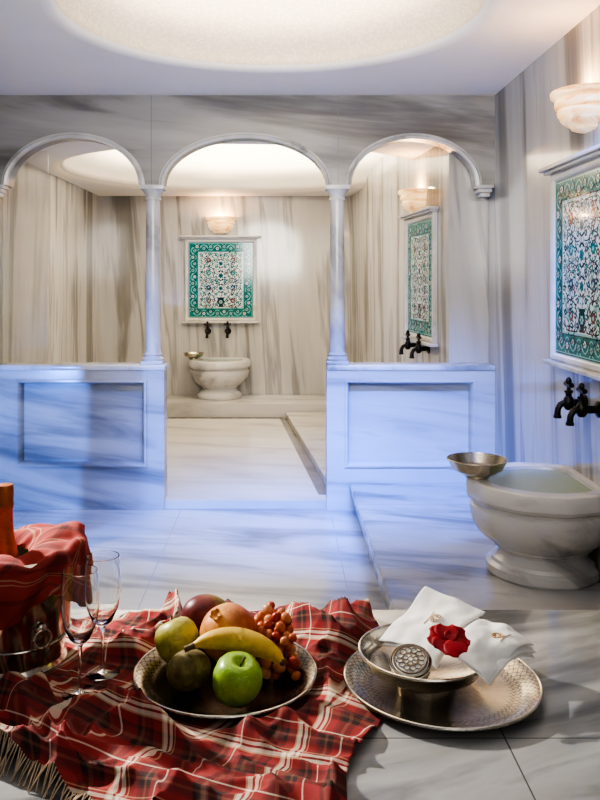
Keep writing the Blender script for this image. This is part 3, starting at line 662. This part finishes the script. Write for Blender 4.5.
# ------------------------------------------------------------------ serving tray with towel bowl
TX, TY = .33, 1.68
platter('serving_tray', 'round silver tray with an ornate engraved rim under the towel bowl', (TX, TY, ZT), .2, M['silver'], .0, ((.1965, .0195, .0032),))
BX, BY, BZ = .298, 1.70, ZT+.0045
make_bowl('hammam_bowl', 'wide aged silver bowl holding white towels on the tray', (BX, BY, BZ), .133, .060, M['bowlm'], .055)
def folded(name, label, o, u, v, th, layers, drape, seed, emb, crease):
    """a napkin folded into layers with pointed corners, bent along a soft crease"""
    u, v = Vector(u), Vector(v); o = Vector(o); n = u.cross(v).normalized()
    if n.z < 0: n = -n
    b = nb(); G = 36
    def surf(a, c, k):
        p = u*(a*.5) + v*(c*.5)
        l = a*.75+c*.5-.15
        p += n*(.009*noise.noise(Vector((a*1.2+seed*3, c*1.2, k*.45))) + .004*noise.noise(Vector((a*2.4+seed, c*2.4, k*.9))) - crease*(sqrt(l*l+.02)-.14))
        for (ca, cc, am) in drape:
            d = max(0, 1-sqrt((a-ca)**2+(c-cc)**2)/1.3); p += Vector((0, 0, -am*d*d))
        return p
    for k in range(layers):
        zc = th*(k-(layers-1)/2)/layers; t = th/layers*.54; s1 = 1-.035*((k*7+seed) % 3); sh = .05*((k*5+seed) % 3-1)
        for sg in (1, -1):
            rows = []
            for i in range(G+1):
                row = []
                for j in range(G+1):
                    a, c = -cos(pi*i/G), -cos(pi*j/G); e = (max(0, 1-abs(a)**24)*max(0, 1-abs(c)**24))**.5
                    pt = 1+.05*(a*a*c*c)
                    row.append(b.verts.new(surf(a*s1*pt+sh, c*s1*pt-sh, k)+n*(zc+sg*t*e+.005*k*max(0, a))))
                rows.append(row)
            for A, B in zip(rows, rows[1:]):
                for j in range(G): b.faces.new((A[j], A[j+1], B[j+1], B[j]))
    bmesh.ops.remove_doubles(b, verts=b.verts[:], dist=.00005)
    t = tag(obj(name, b, M['towel'], None, o+(u+v)*.5, smooth=60), label, 'towel', 'white folded towels in the bowl')
    b = nb(); k = layers-1
    def on(x, y):
        a = emb[0]+x/u.length*2; c = emb[1]+y/v.length*2
        return surf(a, c, k)+n*(th*(k-(layers-1)/2)/layers+th/layers*.54+.0014+.005*k*max(0, a))
    add_tube(b, [on(.010*cos(q*pi/10), .010*sin(q*pi/10)) for q in range(21)], .0010, 6)
    for q in range(7): a = q*pi/3.5; add_tube(b, [on(.003*cos(a), .003*sin(a)), on(.0075*cos(a+.4), .0075*sin(a+.4))], [.0008, .0014], 6)
    add_tube(b, [on(-.017, -.016), on(0, -.013), on(.017, -.016)], .0009, 6)
    obj('emblem', b, M['gold'], t)
    return t
folded('folded_towel', 'white folded towel propped up at the back of the bowl', (.214, 1.764, .618), (.114,.062,.066), (.106,-.078,-.002), .018, 3, [(-1, 1, .022), (1, 1, .012)], 1, (.1, .1), .012)
folded('folded_towel', 'white folded towel lying over the right rim of the bowl', (.404, 1.572, .636), (.116,.102,.016), (-.088,.058,.024), .018, 3, [(-1, -1, .008), (1, -1, .028), (1, 1, .010)], 2, (.3, -.1), .014)
t = thing('soap_box', 'small round dark ringed filigree soap box in front of the towels', 'box', (.260, 1.628, BZ+.054), (radians(22), radians(-6), 0))
b = nb(); add_lathe(b, [(0,0),(.036,0),(.038,.003),(.038,.018),(0,.018)], 40); obj('box_body', b, M['silver2'], t)
b = nb(); add_lathe(b, [(0,.018),(.0405,.018),(.0415,.021),(.040,.025),(.032,.028),(0,.030)], 40); lid = obj('lid', b, M['towel'], t)
b = nb()
for rr, nn, lr in ((.022, 12, .0060), (.010, 7, .0050)):
    for q in range(nn):
        a = q*2*pi/nn; add_tube(b, [(rr*cos(a)+lr*cos(w*pi/6), rr*sin(a)+lr*sin(w*pi/6), .0300) for w in range(13)], .0012, 6)
for rr, zz, ww in ((.0385, .0245, .0034), (.0325, .0280, .0022)): add_tube(b, [(rr*cos(q*pi/20), rr*sin(q*pi/20), zz) for q in range(41)], ww, 8)
obj('filigree', b, M['silver2'], lid)
t = thing('rose_bloom', 'flat dark red flower head of broad petals between the two towels', 'flower', (.332, 1.620, .673), (radians(30), radians(4), 0))
for k in range(6):
    b = nb(); ring = 0 if k < 1 else 1; L = (.018, .040)[ring]; wd = (.013, .026)[ring]; a = (1.0 if ring == 0 else (k-1)*2*pi/5+.3); lift = (.003, .000)[ring]; rows = []
    L *= (1, 1.08, .9, 1.04, .86, 1.0)[k]; ca, sa = cos(a), sin(a)
    for i in range(9):
        s = i/8; row = []; half = wd*sin(pi*min(.93, .12+.72*s))**.8*(1 if s < .9 else .8)
        for j in range(9):
            q = (j-4)/4; px = L*s*(1-.12*(1-q*q)*(s > .95)) ; py = half*q; pz = lift*s + .002*q*q*s + .002*(1-ring) + .0013*(k % 3) + .002*sin(pi*s)
            row.append(b.verts.new((px*ca-py*sa, px*sa+py*ca, pz)))
        rows.append(row)
    for A, B in zip(rows, rows[1:]):
        for j in range(8): b.faces.new((A[j], A[j+1], B[j+1], B[j]))
    o = obj('petal', b, M['rose'], t, smooth=180); sd = o.modifiers.new('Solidify', 'SOLIDIFY'); sd.thickness = .0008

# ------------------------------------------------------------------ lights
def light(name, ty, loc, e, col, size=.1, target=None, **k):
    d = bpy.data.lights.new(name, ty); d.energy = e; d.color = col
    if ty == 'AREA': d.size = size
    elif ty in ('POINT', 'SPOT'): d.shadow_soft_size = size
    for a, v in k.items(): setattr(d, a, v)
    o = bpy.data.objects.new(name, d); C.objects.link(o); o.location = loc
    if target: o.rotation_euler = (Vector(target)-Vector(loc)).to_track_quat('-Z', 'Y').to_euler()
    return o
light('dome_light', 'AREA', (CF[0], CF[1], 2.545), 20, (1, .88, .70), 1.4, (CF[0], CF[1]+.001, 3), shape='DISK')
light('far_dome_light', 'AREA', (CB[0], CB[1], 2.285), 82, (1, .89, .71), 2.3, (CB[0], CB[1]+.001, 3), shape='DISK')
light('room_fill', 'AREA', (-.1, 1.5, 2.1), 15, (1, .97, .93), 1.2, (.4, 4.9, 2.3), spread=radians(90))
light('ceiling_wash', 'AREA', (-.2, .9, 1.9), 17, (1, .97, .92), 1.2, (-.1, 3.4, 2.6), spread=radians(120))
light('blue_light', 'AREA', (.35, 2.75, 2.45), 42, (.05, .20, 1), 1.7, (.3, 4.9, .06), shape='RECTANGLE', size_y=.12, spread=radians(42))
light('blue_side_light', 'SPOT', (-1.74, 3.3, .75), 165, (.09, .27, 1), .02, (-1.0, 4.94, .42), spot_size=radians(68), spot_blend=.5)
light('sun_patch_light', 'SPOT', (-1.3, 2.2, 2.4), 190, (1, .97, .95), .02, (-.55, 3.65, 0), spot_size=radians(27), spot_blend=.06)
light('foreground_key', 'SPOT', (-1.35, 2.55, 1.62), 290, (1, .94, .86), .025, (-.03, 1.66, .55), spot_size=radians(38), spot_blend=.35)
light('foreground_fill', 'AREA', (.6, -.5, 2.2), 7, (1, .97, .94), 1.2, (0, 2.2, .5))
for x, y, z in ((XR-.07, 3.42, 2.175), (-.62, YF-.07, 2.04), (wx(5.76)-.07, 5.76, 2.01)):
    light('sconce_light', 'POINT', (x, y, z), 5, (1, .68, .37), .03)
w = bpy.data.worlds.new('World'); S.world = w; w.use_nodes = True
w.node_tree.nodes['Background'].inputs[0].default_value = (.97, .97, 1, 1); w.node_tree.nodes['Background'].inputs[1].default_value = .24

# ------------------------------------------------------------------ camera
cd = bpy.data.cameras.new('camera'); cam = bpy.data.objects.new('camera', cd); C.objects.link(cam)
cam.location = (0, 0, 1.386); cam.rotation_euler = (pi/2, 0, 0); cd.sensor_width = 36; cd.lens = 36.9; cd.shift_x = .025; cd.shift_y = -.15; cd.clip_start = .05
S.camera = cam
